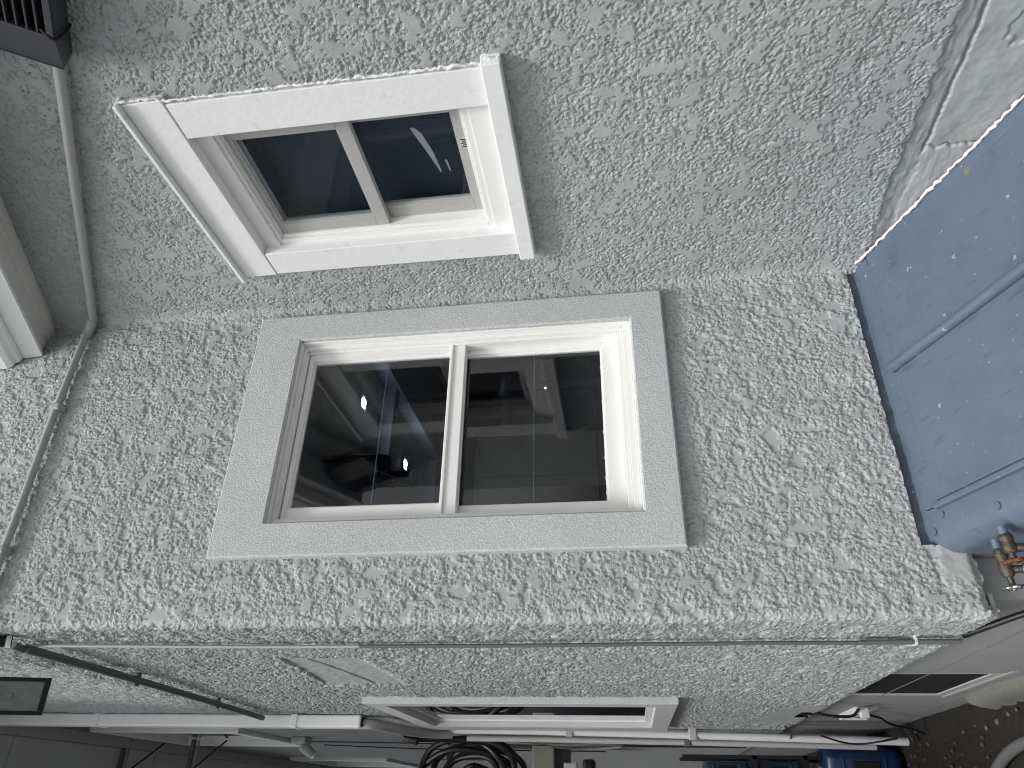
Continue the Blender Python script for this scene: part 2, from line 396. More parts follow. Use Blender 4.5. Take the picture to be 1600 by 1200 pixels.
# waviness of the float work
h = h+.003*vnoise(Sg/.4, Zg/.5, 99)
P = np.stack([PX+nx[:, None]*(h+fil), PY+ny[:, None]*(h+fil), Zg], -1)
sc, zc = (s[:-1]+s[1:])/2, (z[:-1]+z[1:])/2
pxc, pyc = (px[:-1]+px[1:])/2, (py[:-1]+py[1:])/2
XCg = pxc[:, None]+0*zc[None]; YCg = pyc[:, None]+0*zc[None]; ZCg = 0*pxc[:, None]+zc[None]; SCg = sc[:, None]+0*zc[None]
f2 = SCg < L2; f3 = SCg > L2+LA
keep = ~(f2 & (XCg > .66) & (XCg < 1.312) & (ZCg > -.085) & (ZCg < 1.01))
keep &= ~(f2 & (XCg > .572) & (ZCg < -.735))
keep &= ~(f3 & (YCg > 3.36) & (YCg < 4.28) & (ZCg > -.11) & (ZCg < 1.06))
keep &= ~(f3 & (YCg > 3.78) & (YCg < 3.98) & (ZCg > -.855) & (ZCg < -.79))
keep &= (ZCg > (np.where(SCg > L2, -.866, -.852)+.004*np.sin(SCg*70)+.003*np.sin(SCg*160)))
grid_mesh('stucco_wall', P, keep, 'stucco', house, rough2*(1-smo)*(1-patch)*(1-patch2))
# underside of the stucco skirt and the far stretch of the passage wall
yend = float(py[-1])
MB().box(.405, .46, 1.875, 12, -.872, -.862).build('skirt_underside', 'smooth', house)
MB().box(.425, .57, 1.868, 1.93, -.842, -.80).build('skirt_underside', 'smooth', house)
def holed(x0, x1, y0, y1, z0, z1, hy0, hy1, hz0, hz1):
    m = MB(); m.box(x0, x1, y0, hy0, z0, z1); m.box(x0, x1, hy1, y1, z0, z1)
    m.box(x0, x1, hy0, hy1, z0, hz0); m.box(x0, x1, hy0, hy1, hz1, z1); return m
fw = MB(); XF = XC+.001
fw.box(XF, XF+.06, yend-.003, 4.86, -.866, 4.0); fw.box(XF, XF+.06, 4.86, 5.95, -.866, 2.56); fw.box(XF, XF+.06, 4.86, 5.95, 3.50, 4.0)
fw.box(XF, XF+.06, 5.95, 8.1, -.866, 4.0); fw.box(XF, XF+.06, 8.1, 9.3, -.866, 2.56); fw.box(XF, XF+.06, 8.1, 9.3, 3.5, 4.0); fw.box(XF, XF+.06, 9.3, 14, -.866, 4.0)
fw.build('stucco_wall', 'stucco_far', house)

# ---- basement wall, 5 cm behind the skirt
bw = MB()
bw.box(.45, .60, 1.90, 3.0, -1.62, -.865); bw.box(.45, .60, 3.0, 3.62, -1.62, -1.36); bw.box(.45, .60, 3.0, 3.62, -.94, -.865); bw.box(.45, .60, 3.62, 14, -1.62, -.865)
bw.box(.60, 1.45, 1.90, 2.0, -1.62, -.70)
bw.build('basement_wall', 'basement', house)
mj = MB()
for zz in (-1.10, -1.44):
    mj.tube([(.4497, 1.91+.3*i, zz+.004*math.sin(i*1.7)) for i in range(20) if not (1.08 < .3*i < 1.75 and zz > -1.4)], .0018, 5)
mj.build('mortar_joint', 'curb', house)
fd = MB().box(XA+.012, XA+.2, .2, 1.9, -1.6, -1.05); fd.build('foundation', 'smooth', house)

# ---- windows
def mapper(wall):
    """u to the right seen from outside, v up, w outward from the wall plane"""
    if wall == 'front': return lambda p: Vector((p.x, YB-p.z, p.y))
    if wall == 'right': return lambda p: Vector((XA-p.z, -p.x, p.y))
    return lambda p: Vector((XC-p.z, -p.x, p.y))
def ring(m, T, u0, u1, v0, v1, tl, tr, tb, tt, w0, w1, bev=.0015):
    """four butted bars; the uprights stand between head and foot"""
    m.box(u0, u1, v1-tt, v1, w0, w1, T, bev); m.box(u0, u1, v0, v0+tb, w0, w1, T, bev)
    m.box(u0, u0+tl, v0+tb, v1-tt, w0, w1, T, bev); m.box(u1-tr, u1, v0+tb, v1-tt, w0, w1, T, bev); return m
def solid_ring(T, u0, u1, v0, v1, tl, tr, tb, tt, w0, w1, c=.004):
    """one continuous band with chamfered edges"""
    def loop(d, wz, inner):
        a, b, e, f = (u0+tl-d, u1-tr+d, v0+tb-d, v1-tt+d) if inner else (u0+d, u1-d, v0+d, v1-d)
        return [T(Vector((a, e, wz))), T(Vector((b, e, wz))), T(Vector((b, f, wz))), T(Vector((a, f, wz)))]
    L = [loop(0, w0, False), loop(0, w1-c, False), loop(c, w1, False), loop(-c, w1, True) if False else loop(c*-1, w1, True), loop(0, w1-c, True), loop(0, w0, True)]
    # inner loops grow inward from the hole edge
    L[3] = [T(Vector(p)) for p in ((u0+tl-c, v0+tb-c, w1), (u1-tr+c, v0+tb-c, w1), (u1-tr+c, v1-tt+c, w1), (u0+tl-c, v1-tt+c, w1))]
    m = MB(); m.add([p for l in L for p in l], [(i*4+j, i*4+(j+1) % 4, (i+1)*4+(j+1) % 4, (i+1)*4+j) for i in range(5) for j in range(4)]); return m
def sash(T, parent, u0, u1, v0, v1, tl, tr, tb, tt, w0, w1, bar=True, mat='vinyl'):
    m = ring(MB(), T, u0, u1, v0, v1, tl, tr, tb, tt, w0, w1)
    wm = (w0+w1)/2
    ring(m, T, u0+tl-.001, u1-tr+.001, v0+tb-.001, v1-tt+.001, .006, .006, .006, .006, wm-.007, wm+.006, .001)
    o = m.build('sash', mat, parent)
    g = MB().box(u0+tl-.001, u1-tr+.001, v0+tb-.001, v1-tt+.001, wm-.002, wm+.002, T).build('pane', 'glassthin' if mat == 'vinylshaded' else 'glass', parent)
    if bar:
        vm = v0+(v1-v0)*.50
        MB().box(u0+tl, u1-tr, vm-.0007, vm+.0007, wm-.016, wm-.012, T).build('glazing_bar', 'film', parent)
    return o

# window in the front wall: sand-finished foam surround
T = mapper('front')
w2 = MB()
ring(w2, T, .668, 1.305, -.082, 1.0, .012, .012, .014, .010, -.06, .012, .002)          # outer lip
ring(w2, T, .680, 1.293, -.068, .990, .016, .012, .022, .008, -.09, -.006, .002)
ring(w2, T, .696, 1.281, -.046, .984, .008, .008, .016, .006, -.10, -.020, .002)
win2 = w2.build('window', 'vinyl', house, 'white vinyl sash window in wide sandy grey surround on the front wall')
solid_ring(T, .578, 1.398, -.172, 1.146, .100, .101, .102, .155, -.004, .027, .005).build('surround', 'trim', win2)
sash(T, win2, .704, 1.273, .452, .974, .034, .028, .038, .016, -.055, -.028)
sash(T, win2, .704, 1.273, -.030, .505, .036, .016, .052, .045, -.090, -.063)
MB().box(.70, 1.28, .490, .500, -.030, -.022, T, .002).build('weather_strip', 'vinyl', win2)
for i in range(7): MB().box(.74+.016*i*(1+i*.6), .748+.016*i*(1+i*.6), .0225, .0285, -.075, -.070, T).build('glazing_clip', 'vinyl', win2)

# window in the right wall: white wooden boards
T = mapper('right')
w1 = MB()
ring(w1, T, -1.556, -1.10, .243, 1.018, .006, .006, .062, .050, -.06, -.006, .002)       # brick mould
ring(w1, T, -1.550, -1.105, .303, .970, .022, .022, .020, .012, -.09, -.014, .002)
ring(w1, T, -1.530, -1.125, .322, .960, .010, .010, .010, .006, -.10, -.024, .002)
win1 = w1.build('window', 'vinyl', house, 'white boarded sash window on the right wall')
for b in ((-1.640, -.988, 1.016, 1.120, -.035, .025), (-1.105, -1.002, .247, 1.0145, -.035, .023), (-1.638, -1.545, .247, 1.0145, -.035, .023)):
    MB().box(*b, T, .0025).build('trim_board', 'wood', win1)
MB().box(-1.646, -.984, .200, .2455, -.01, .040, T, .003).build('sill', 'wood', win1)
MB().box(-1.648, -.980, 1.121, 1.132, -.01, .042, T, .002).build('drip_cap', 'wood', win1)
sash(T, win1, -1.522, -1.132, .618, .956, .040, .034, .036, .018, -.052, -.032, False, 'vinylshaded')
sash(T, win1, -1.524, -1.132, .330, .662, .050, .040, .030, .030, -.078, -.058, False, 'vinylshaded')
MB().box(-1.60, -1.08, .2, 1.05, -.115, -.11, T).build('blind', 'shade', win1)
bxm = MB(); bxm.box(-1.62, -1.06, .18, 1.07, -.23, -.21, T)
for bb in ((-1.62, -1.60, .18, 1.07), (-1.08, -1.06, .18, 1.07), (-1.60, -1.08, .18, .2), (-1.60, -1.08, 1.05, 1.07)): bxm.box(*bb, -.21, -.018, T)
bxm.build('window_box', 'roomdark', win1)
st = MB().box(-1.290, -1.255, .331, .357, -.0578, -.0568, T).build('sticker', 'label', win1)
ik = MB()
for i in range(5): ik.box(-1.287+.006*i, -1.2838+.006*i, .334, .354-.005*(i % 2), -.0567, -.0562, T)
ik.build('sticker_print', 'ink', win1)
pf = MB(); wf = -.0655
pf.add([T(Vector((u, v, wf))) for u, v in ((-1.215, .478), (-1.235, .472), (-1.30, .452), (-1.37, .433), (-1.372, .428), (-1.30, .436), (-1.235, .452), (-1.214, .468))], [tuple(range(8))])
pf.add([T(Vector((u, v, wf))) for u, v in ((-1.33, .412), (-1.37, .406), (-1.37, .402), (-1.33, .405))], [(0, 1, 2, 3)])
pf.build('torn_film', 'film', win1)
# ragged caulk round the boards
ck = MB(); rr = random.Random(3); pts = []; rad = []
zz = .205
while zz < 1.13:
    pts.append((XA-.020-rr.uniform(0, .004), .995-rr.uniform(0, .006)-(.010 if zz < .24 or zz > 1.02 else 0), zz)); rad.append(rr.uniform(.001, .0055)); zz += rr.uniform(.004, .010)
ck.tube(pts, .005, 7, True, rad); ck.build('caulk', 'caulk', win1)
ck = MB(); pts = []; rad = []; zz = .205
while zz < 1.13:
    pts.append((XA-.012, 1.642+rr.uniform(0, .004), zz)); rad.append(rr.uniform(.001, .005)); zz += rr.uniform(.008, .02)
ck.tube(pts, .004, 6, True, rad); ck.build('caulk', 'stucco', win1)

# windows in the passage wall
def passage_window(u0, u1, v0, v1, tn, tf, tb, tt, proud, surround, label, vdiv):
    """u runs along -y; tn = surround width at the near side"""
    T = mapper('passage')
    m = MB()
    ring(m, T, u0, u1, v0, v1, .03, .02, .03, .022, -.05, .001, .001)
    o = m.build('window', 'vinyl', house, label)
    solid_ring(T, u0-tf, u1+tn, v0-tb, v1+tt, tf-.002, tn-.002, tb-.002, tt-.002, -.004, proud, .004).build('surround', surround, o)
    MB().box(u0+.03, u1-.02, v0+.03, v1-.022, -.007, -.003, T).build('pane', 'glass', o)
    MB().box(u0+.03, u1-.02, vdiv-.02, vdiv+.02, -.0105, -.0085, T).build('meeting_rail', 'blackpaint', o)
    MB().box(u0+.031, u1-.021, v0+.031, v1-.023, -.016, -.012, T).build('blind', 'shade', o)
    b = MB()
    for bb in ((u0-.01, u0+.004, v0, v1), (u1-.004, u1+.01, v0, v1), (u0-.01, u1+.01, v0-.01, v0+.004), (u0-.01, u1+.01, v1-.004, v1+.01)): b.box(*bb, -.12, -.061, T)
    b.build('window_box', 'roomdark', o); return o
passage_window(-4.27, -3.362, -.108, 1.058, .105, .20, .095, .09, .027, 'trim', 'narrow dark sash window in sandy grey surround along the passage wall', .46)
passage_window(-5.93, -4.87, 2.57, 3.49, .06, .10, .07, .06, .03, 'wood', 'white framed upper window behind the downspout', 3.0)
passage_window(-9.28, -8.12, 2.57, 3.49, .06, .10, .07, .06, .03, 'wood', 'farthest white framed upper window under the roof overhang', 3.0)
# basement window
TB = lambda p: Vector((.45-p.z, -p.x, p.y))
bwn = ring(MB(), TB, -3.618, -3.002, -1.358, -.942, .025, .03, .03, .03, -.05, -.002, .001).build('window', 'pvcdim', house, 'small dark basement window above the concrete curb')
MB().box(-3.595, -3.03, -1.33, -.97, -.012, -.007, TB).build('insect_screen', 'slot', bwn)
MB().box(-3.6, -3.0, -1.36, -.95, -.125, -.12, TB).build('blind', 'slot', bwn)
MB().box(-3.66, -2.96, -1.390, -1.362, -.05, .004, TB, .005).build('sill', 'basement', bwn)

# ---- the lit room behind the front window
rx0, rx1, ry0, ry1, rz0, rz1 = .47, 4.2, 1.965, 6.6, -.75, 1.62
MB().box(rx0, rx1, ry0, ry1, rz1, rz1+.03).build('room_ceiling', 'room', house)
rw = MB(); rw.box(rx0, rx1, ry1, ry1+.03, rz0, rz1); rw.box(rx1, rx1+.03, ry0, ry1, rz0, rz1)
rw.box(rx0-.02, rx0, ry0, 3.3, rz0, rz1); rw.box(rx0-.02, rx0, 4.35, ry1, rz0, rz1); rw.box(rx0-.02, rx0, 3.3, 4.35, rz0, -.15); rw.box(rx0-.02, rx0, 3.3, 4.35, 1.1, rz1)
rw.box(rx0, .672, ry0-.03, ry0, rz0, rz1); rw.box(1.302, rx1, ry0-.03, ry0, rz0, rz1); rw.box(.672, 1.302, ry0-.03, ry0, rz0, -.075); rw.box(.672, 1.302, ry0-.03, ry0, .995, rz1)
for q in ((.66, .672), (1.302, 1.314)): rw.box(q[0], q[1], 1.862, ry0, -.085, 1.005)
rw.box(.672, 1.302, 1.94, ry0, -.085, -.075); rw.box(.672, 1.302, 1.94, ry0, .995, 1.005)
rw.build('room_wall', 'roomdark', house)
MB().box(rx0, rx1, ry0, ry1, rz0-.03, rz0).build('room_floor', 'cabinet', house)
for xx in (1.15, 1.75, 2.62, 3.3): MB().box(xx, xx+.09, ry0, ry1, rz1-.10, rz1, None, .004).build('ceiling_beam', 'room', house)
for yy in (3.1, 4.35, 5.6):
    MB().box(rx0, rx1, yy, yy+.09, rz1-.075, rz1+.001, None, .004).build('ceiling_beam', 'room', house)
for lx, ly in ((2.272, 3.952), (2.277, 4.957)):
    fr = MB(); fr.box(lx-.05, lx+.05, ly-.05, ly+.05, rz1-.006, rz1, None, .002)
    o = fr.build('recessed_light', 'roomtrim', house)
    MB().box(lx-.026, lx+.026, ly-.026, ly+.026, rz1-.009, rz1-.0055).build('lamp_glass', 'lamp', o)
cb = MB(); cb.box(1.75, 3.1, ry1-.45, ry1, rz0, 1.32, None, .01); o = cb.build('cabinet', 'cabinet', house)
for k in range(3): MB().box(1.77+.44*k, 2.19+.44*k, ry1-.47, ry1-.451, .15, 1.28, None, .006).build('cabinet_door', 'cabinet', o)
MB().box(2.9, 3.9, ry1-.04, ry1+.001, rz0, 1.15).build('room_doorway', 'roomtrim', house)
MB().box(2.98, 3.82, ry1-.05, ry1-.041, rz0, 1.07).build('room_doorway', 'roomdark', house)
MB().box(3.57, 3.585, ry1-.48, ry1-.47, .63, .645).build('indicator_light', 'lampwarm', house)
tv = MB(); tv.tube([(1.66, 3.5, 1.62), (1.66, 3.5, 1.28)], .02, 10); tv.tube([(1.66, 3.5, 1.27), (1.50, 3.5, 1.25)], .035, 10)
tv.box(1.34, 1.56, 3.45, 3.55, 1.07, 1.27, None, .02); tv.build('ceiling_bracket', 'shade', house)

# ---- raking boxed eave over the right wall
SL = .477
def rake(name, mat, prof):
    A = Vector((0, YB-.004, 0)); B = Vector((0, .45, -SL*(YB-.454)))
    return MB().prism([(x, 0, zz) for x, zz in prof], A, B).build(name, mat, house)
rake('eave_soffit', 'soffitwhite', [(1.46, 1.950), (1.425, 1.952), (1.423, 1.944), (1.408, 1.946), (1.406, 1.956), (1.392, 1.956), (1.390, 1.964), (1.335, 1.964), (1.335, 2.20), (1.46, 2.20)])
rake('eave_fascia', 'wood', [(1.334, 1.957), (1.322, 1.957), (1.318, 2.036), (1.334, 2.20)])
rake('eave_gutter', 'whitemetal', [(1.3165, 2.030), (1.304, 2.034), (1.300, 2.050), (1.286, 2.056), (1.279, 2.075), (1.277, 2.115), (1.272, 2.13), (1.272, 2.20), (1.3165, 2.20)])

# ---- high roof overhang above the passage
EZ = 3.92
sf = MB()
for ya, yb in ((2.9, 4.60), (4.612, 6.2), (6.212, 7.8), (7.812, 9.4), (9.412, 11.0), (11.012, 13)):
    MB().box(-.62, XC-.075, ya, yb, EZ, EZ+.02).build('soffit_panel', 'soffit', house)
MB().box(XC-.07, XC+.02, 2.9, 13, EZ-.045, EZ+.02, None, .008).build('soffit_moulding', 'soffitwhite', house)
MB().box(-.64, XC+.05, 2.88, 13, EZ+.021, EZ+.06).build('roof_deck', 'soffit', house)
MB().box(-.66, -.625, 2.9, 13, EZ-.16, EZ+.1, None, .004).build('overhang_fascia', 'soffitwhite', house)
MB().box(-.66, XC+.1, 2.86, 2.898, EZ-.02, EZ+.1, None, .004).build('overhang_fascia', 'soffitwhite', house)

# ------------------------------------------------------------------ ground
def ground():
    n = 90; xs = np.concatenate([np.linspace(-40, -1.5, 14), np.linspace(-1.45, 2.0, 110), np.linspace(2.2, 40, 14)])
    ys = np.concatenate([np.linspace(-40, 0, 14), np.linspace(.05, 8, 190), np.linspace(8.3, 60, 20)])
    X, Y = np.meshgrid(xs, ys, indexing='ij')
    near = np.exp(-np.clip(np.abs(X)-2, 0, 9))
    Zz = GZ-.012+near*(.018*fbm(X, Y, .5, 4, 7)+.012*fbm(X, Y, .09, 3, 8)+.03*np.exp(-np.abs(X-.42)/.05)*(Y > 1.9))
    o = grid_mesh('ground', np.stack([X, Y, Zz], -1), np.ones((len(xs)-1, len(ys)-1), bool), 'soil', None)
    return struct(o)
ground()
rg = random.Random(8)
def chips(name, mat, n, r0, r1, x0, x1, y0, y1, flat):
    m = MB()
    for i in range(n):
        x, yv = rg.uniform(x0, x1), rg.uniform(y0, y1); r = rg.uniform(r0, r1); a = rg.uniform(0, 6.3)
        z0 = GZ+.004; h = r*flat
        k = 5; base = [(x+r*math.cos(a+6.283*j/k)*rg.uniform(.6, 1.2), yv+r*math.sin(a+6.283*j/k)*rg.uniform(.6, 1.2), z0-.006) for j in range(k)]
        top = [(x+(p[0]-x)*.65+rg.uniform(-.2, .2)*r, yv+(p[1]-yv)*.65, z0+h*rg.uniform(.6, 1.3)) for p in base]
        m.add(base+top, [(j, (j+1) % k, k+(j+1) % k, k+j) for j in range(k)]+[tuple(range(k, 2*k))])
    return struct(m.build(name, mat), 'stuff')
chips('gravel', 'stone', 90, .0015, .005, -.6, .43, 2.4, 6, .7)
chips('leaf_litter', 'leaf', 420, .004, .012, -.7, .43, 2.2, 6.5, .15)
for x, yv, r, lb in ((.350, 3.62, .022, 'largest pale lump of concrete on the soil beside the curb'), (.367, 3.50, .016, 'small pale stone next to the largest concrete lump by the curb'), (.335, 3.74, .020, 'pale broken stone on the soil at the end of the curb'), (.40, 4.62, .022, 'lone round pale stone against the basement wall'), (.375, 3.42, .014, 'smallest pale stone by the curb nearest the photographer')):
    bm = bmesh.new(); bmesh.ops.create_icosphere(bm, subdivisions=2, radius=r*.62)
    for v in bm.verts: v.co *= 1+rg.uniform(-.25, .2); v.co.z *= .65
    me = bpy.data.meshes.new('stone'); bm.to_mesh(me); bm.free(); me.materials.append(M['stone'])
    o = bpy.data.objects.new('stone', me); COL.objects.link(o); o.location = (x, yv, GZ+.008)
    tag(o, lb, 'stone', 'loose stones along the curb')

# ---- concrete curb under the basement window
cm = MB(); rows = []
for i in range(46):
    t = i/45; yv = 2.25+1.43*t; e = min(1, max(0, (1-t)*9)); e = math.sqrt(max(.02, 1-(1-e)**2))
    wv = .050*e+.006*math.sin(yv*9)+rg.uniform(-.004, .004); hv = (.118+.006*math.sin(yv*14))*(.55+.45*e)+rg.uniform(-.003, .003)
    rows.append([(.452, yv, GZ+hv+.004), (.452-.35*wv, yv, GZ+hv), (.452-.75*wv, yv, GZ+hv*.88), (.452-wv, yv, GZ+hv*.55), (.452-wv*1.12, yv, GZ+.02), (.452-wv*1.4, yv, GZ-.03)])
k = len(rows[0]); vv = [p for r_ in rows for p in r_]
cm.add(vv, [(i*k+j, i*k+j+1, (i+1)*k+j+1, (i+1)*k+j) for i in range(45) for j in range(k-1)]+[tuple(45*k+j for j in range(k))], True)
tag(cm.build('concrete_curb', 'curb'), 'rounded weathered concrete curb under the small basement window', 'curb')

# ------------------------------------------------------------------ blue cellar hatch in the corner
HZ, HS = -.762, .395                    # top edge height at y = YB, slope falling towards the photographer
hz = lambda yv: HZ+(yv-YB)*HS
HX0, HX1 = .550, XA-.012
hatch = thing('cellar_hatch', (1.0, 1.4, GZ), 'sloping blue painted metal cellar hatch in the wall corner', 'hatch')
HY0 = .25
# side and rounded shoulder as one bent sheet
prof = [(HX0, GZ-.1), (HX0, -.075)]
sh = MB(); pr = []
for a in [i*math.pi/2/8 for i in range(9)]: pr.append((HX0+.06-.06*math.cos(a), -.06+.06*math.sin(a)))
pr = pr+[(.655, 0.0)]
def lid(name, mat, x_off, ya, yb, parent):
    v = []
    for yv in (yb, ya):
        v.append((HX0, yv, GZ-.1)); v += [(x, yv, hz(yv)+dz) for x, dz in pr]
    n = len(pr)+1
    return MB().add(v, [(i, i+1, n+i+1, n+i) for i in range(n-1)], True).build(name, mat, parent, None, False)
lid('side_panel', 'hatch', 0, HY0, YB+.045, hatch)
def slab(name, x0, x1, ya, yb, d0, d1, bev=.003, parent=hatch, mat='hatch'):
    m = MB(); c = math.atan(HS); ca, sa = math.cos(c), math.sin(c); L = (yb-ya)/ca
    def T(p): return Vector((p.x, yb-p.y*ca-p.z*sa*1.0, hz(yb)-p.y*sa+p.z*ca))
    m.box(x0, x1, 0, L, d0, d1, T, bev); return m.build(name, mat, parent)
slab('head_flange', HX0+.10, HX1, YB-.010, YB+.044, -.03, -.0005)
slab('head_flange', HX0+.108, HX1, YB-.052, YB-.006, -.030, .0035)
slab('door_leaf', .668, 1.046, HY0, YB-.054, -.03, .0075)
slab('door_leaf', 1.052, HX1-.03, HY0, YB-.054, -.03, .0075)
slab('side_flange', HX1-.0285, HX1+.006, HY0, YB-.054, -.03, .004)
slab('edge_strip', .648, .665, HY0, YB-.040, -.02, .0125, .005)
bar = MB(); c = math.atan(HS); nrm = Vector((0, -math.sin(c), math.cos(c)))
p0 = Vector((1.056, YB-.040, hz(YB-.040)))+nrm*.013; p1 = Vector((1.056, HY0, hz(HY0)))+nrm*.013
bar.tube([p0, p0+(p1-p0)*.5, p1], .0150, 18); bar.build('centre_bar', 'hatch', hatch)
bk = MB().box(HX0+.012, XA+.02, YB+.010, YB+.018, -.84, -.722); bk.build('back_flange', 'hatch', hatch)
for (x, yv) in ((.600, 1.835), (.633, 1.80), (.598, 1.655), (.605, 1.45), (.60, 1.25), (.61, 1.05)):
    q = Vector((x, yv, hz(yv))); MB().tube([q-nrm*.004, q+nrm*.0035], .0085, 12).build('screw', 'hatch', hatch)
ckl = MB(); pts = []; rad = []; yv = YB+.0
while yv > .3:
    pts.append((XA-.004-.004*rg.random(), yv, hz(yv)+.010+rg.uniform(-.003, .004))); rad.append(rg.uniform(.002, .006)); yv -= rg.uniform(.005, .014)
ckl.tube(pts, .009, 8, True, rad)
ckl.build('caulk', 'caulk', hatch)

# ------------------------------------------------------------------ two hose taps on the hatch side
def hose_tap(y0, z0, reach, wheelmat, label, tape, tail):
    t = thing('hose_tap', (HX0, y0, z0), label, 'hose tap')
    d = Vector((-1, .10, -.12)).normalized(); o = Vector((HX0+.004, y0, z0))
    MB().tube([o, o+d*.022], .010, 12).build('nipple', 'hatch', t)
    if tape: MB().tube([o+d*.020, o+d*.032], .0125, 14).build('tape_wrap', 'tape', t)
    b = MB(); r = [.0115, .0145, .0150, .0120, .0135, .0155, .0150, .0110]
    ks = [.022, .028, .036, .042, .048, .056, .068, .075]
    b.tube([o+d*k*reach for k in ks], .013, 14, True, r)
    b.build('valve_body', 'brass', t)
    MB().tube([o+d*.074*reach, o+d*.094*reach], .0065, 10).build('stem', 'brass', t)
    c = o+d*.096*reach; wh = MB(); a = d.cross(Vector((0, 0, 1))).normalized(); e = d.cross(a).normalized()
    ringp = [c+(a*math.cos(q)+e*math.sin(q))*(.0195+.0022*math.cos(6*q)) for q in [i*2*math.pi/36 for i in range(37)]]
    wh.tube(ringp, .0042, 8, False)
    for q in range(3): wh.tube([c+(a*math.cos(q*1.047)+e*math.sin(q*1.047))*.019, c-(a*math.cos(q*1.047)+e*math.sin(q*1.047))*.019], .0028, 6)
    wh.tube([c-d*.004, c+d*.006], .006, 8); wh.build('handwheel', wheelmat, t)
    s0 = o+d*.060*reach; dd = Vector((-.12, -.38, -.9)).normalized()
    MB().tube([s0+dd*.008, s0+dd*.020, s0+dd*.030], .009, 12, True, [.008, .0095, .009]).build('outlet', 'brass', t)
    MB().tube([s0+dd*.030, s0+dd*.033, s0+dd*.046, s0+dd*.048], .012, 14, True, [.010, .0135, .0135, .010]).build('coupling', 'chrome', t)
    if tail:
        MB().tube([s0+dd*.046, s0+dd*.058, s0+dd*.074], .0075, 12, True, [.008, .0075, .0085]).build('hose_ferrule', 'chrome', t)
        MB().tube(smooth_path([s0+dd*.072, s0+dd*.13, s0+dd*.25+Vector((0, -.02, -.05)), s0+dd*.3+Vector((-.02, -.1, -.25))], 6), .009, 12).build('hose', 'black', t)
    return t
hose_tap(1.755, -.858, 1.15, 'chrome', 'brass hose tap with worn silver handwheel and hose end attached', False, True)
hose_tap(1.665, -.836, .80, 'rust', 'brass hose tap with rusty brown handwheel and white tape', True, False)

# ------------------------------------------------------------------ pipes and cables on the walls
t = thing('wall_conduit', (1.42, 1.80, 1.77), 'thin grey conduit rising along the right wall and crossing the front wall', 'pipe')
cdy = lambda yv: 1.768+(yv-1.806)*.612
MB().tube([(XA-.024, yv, cdy(yv)) for yv in np.linspace(.62, 1.79, 12)], .0125, 14).build('pipe', 'conduit', t)
MB().tube(arc((XA-.024, 1.785, cdy(1.785)), (XA-.022, 1.835, 1.797), (XA-.07, YB-.018, 1.803), 8), .0165, 14).build('elbow', 'conduit', t)
MB().tube([(x, YB-.018, 1.803+.004*math.sin(x*7)) for x in np.linspace(XA-.065, .36, 14)], .0115, 14).build('pipe', 'conduit', t)
for x in (1.1, .62):
    MB().box(x-.012, x+.012, YB-.034, YB+.004, 1.786, 1.820, None, .006).build('pipe_strap', 'conduit', t)

t = thing('passage_conduit', (.375, 2.05, 1.77), 'dark grey conduit slanting along the passage wall to the downspout', 'pipe')
MB().tube([(.372, yv, 1.752+.0455*(yv-2.0)+.018*(yv-2)**2) for yv in np.linspace(1.99, 3.9, 14)], .0125, 12).build('pipe', 'darkpipe', t)
for yv in (2.6, 3.3): MB().box(.352, .40, yv-.012, yv+.012, 1.735+.075*(yv-2), 1.775+.075*(yv-2), None, .004).build('pipe_strap', 'darkpipe', t)
MB().tube(arc((.375, 1.955, 1.765), (.366, 2.0, 1.755), (.372, 2.06, 1.757), 6), .011, 10).build('branch', 'darkpipe', t)

t = thing('vertical_cable', (.385, 2.05, -.84), 'thin grey cable running straight down the passage wall near the corner', 'cable')
MB().tube([(.384, 2.005+.055*sstep(1.8, .9, zz)+.004*math.sin(zz*5), zz) for zz in np.linspace(1.80, .75, 14)], .0050, 8).build('cable_run', 'conduit', t)
MB().tube([(.384, 2.005+.055*sstep(1.8, .9, zz)+.004*math.sin(zz*5), zz) for zz in np.linspace(.75, -.845, 20)], .0052, 8).build('cable_run', 'darkpipe', t)
MB().tube([(.382, 2.042, -.845), (.382, 2.04, -.79), (.382, 2.045, -.60)], .0065, 8).build('cable_sleeve', 'darkpipe', t)
for zz in (-.735,): MB().box(.374, .40, 2.035, 2.062, zz-.004, zz+.004, None, .002).build('cable_clip', 'pvc' if zz < -.7 else 'conduit', t)
tag(MB().tube(smooth_path([(.40, 2.06, -.86), (.41, 2.00, -.90), (.425, 1.93, -.96), (.43, 1.85, -1.02), (.43, 1.80, -1.10), (.43, 1.76, -1.3), (.43, 1.7, -1.54)], 6), .008, 10).build('cable', 'black'), 'black cable dropping below the stucco skirt past the basement corner', 'cable')

t = thing('security_camera', (.395, 1.93, 1.80), 'small dark bullet camera with pale ring high on the outer corner', 'camera')
SO = Vector((.026, -.036, -.058))
def off(*P): return [Vector(p)+SO for p in P]
MB().tube(off((.345, 1.90, 1.90), (.350, 1.93, 1.865), (.356, 1.965, 1.822)), .017, 16, True, [.015, .016, .017]).build('camera_body', 'blackpaint', t)
MB().tube(off((.3555, 1.962, 1.826), (.357, 1.970, 1.816)), .0185, 18).build('bezel', 'whitemetal', t)
MB().tube(off((.357, 1.9695, 1.8165), (.3573, 1.9712, 1.8145)), .0145, 16).build('lens', 'slot', t)
MB().tube([Vector((.350, 1.93, 1.865))+SO, Vector((.385, 1.905, 1.80)), Vector((.408, 1.91, 1.79))], .010, 10).build('mount', 'darkpipe', t)
MB().tube([(.403, 1.915, 1.79), (.390, 1.91, 1.79)], .024, 16).build('mount_plate', 'darkpipe', t)

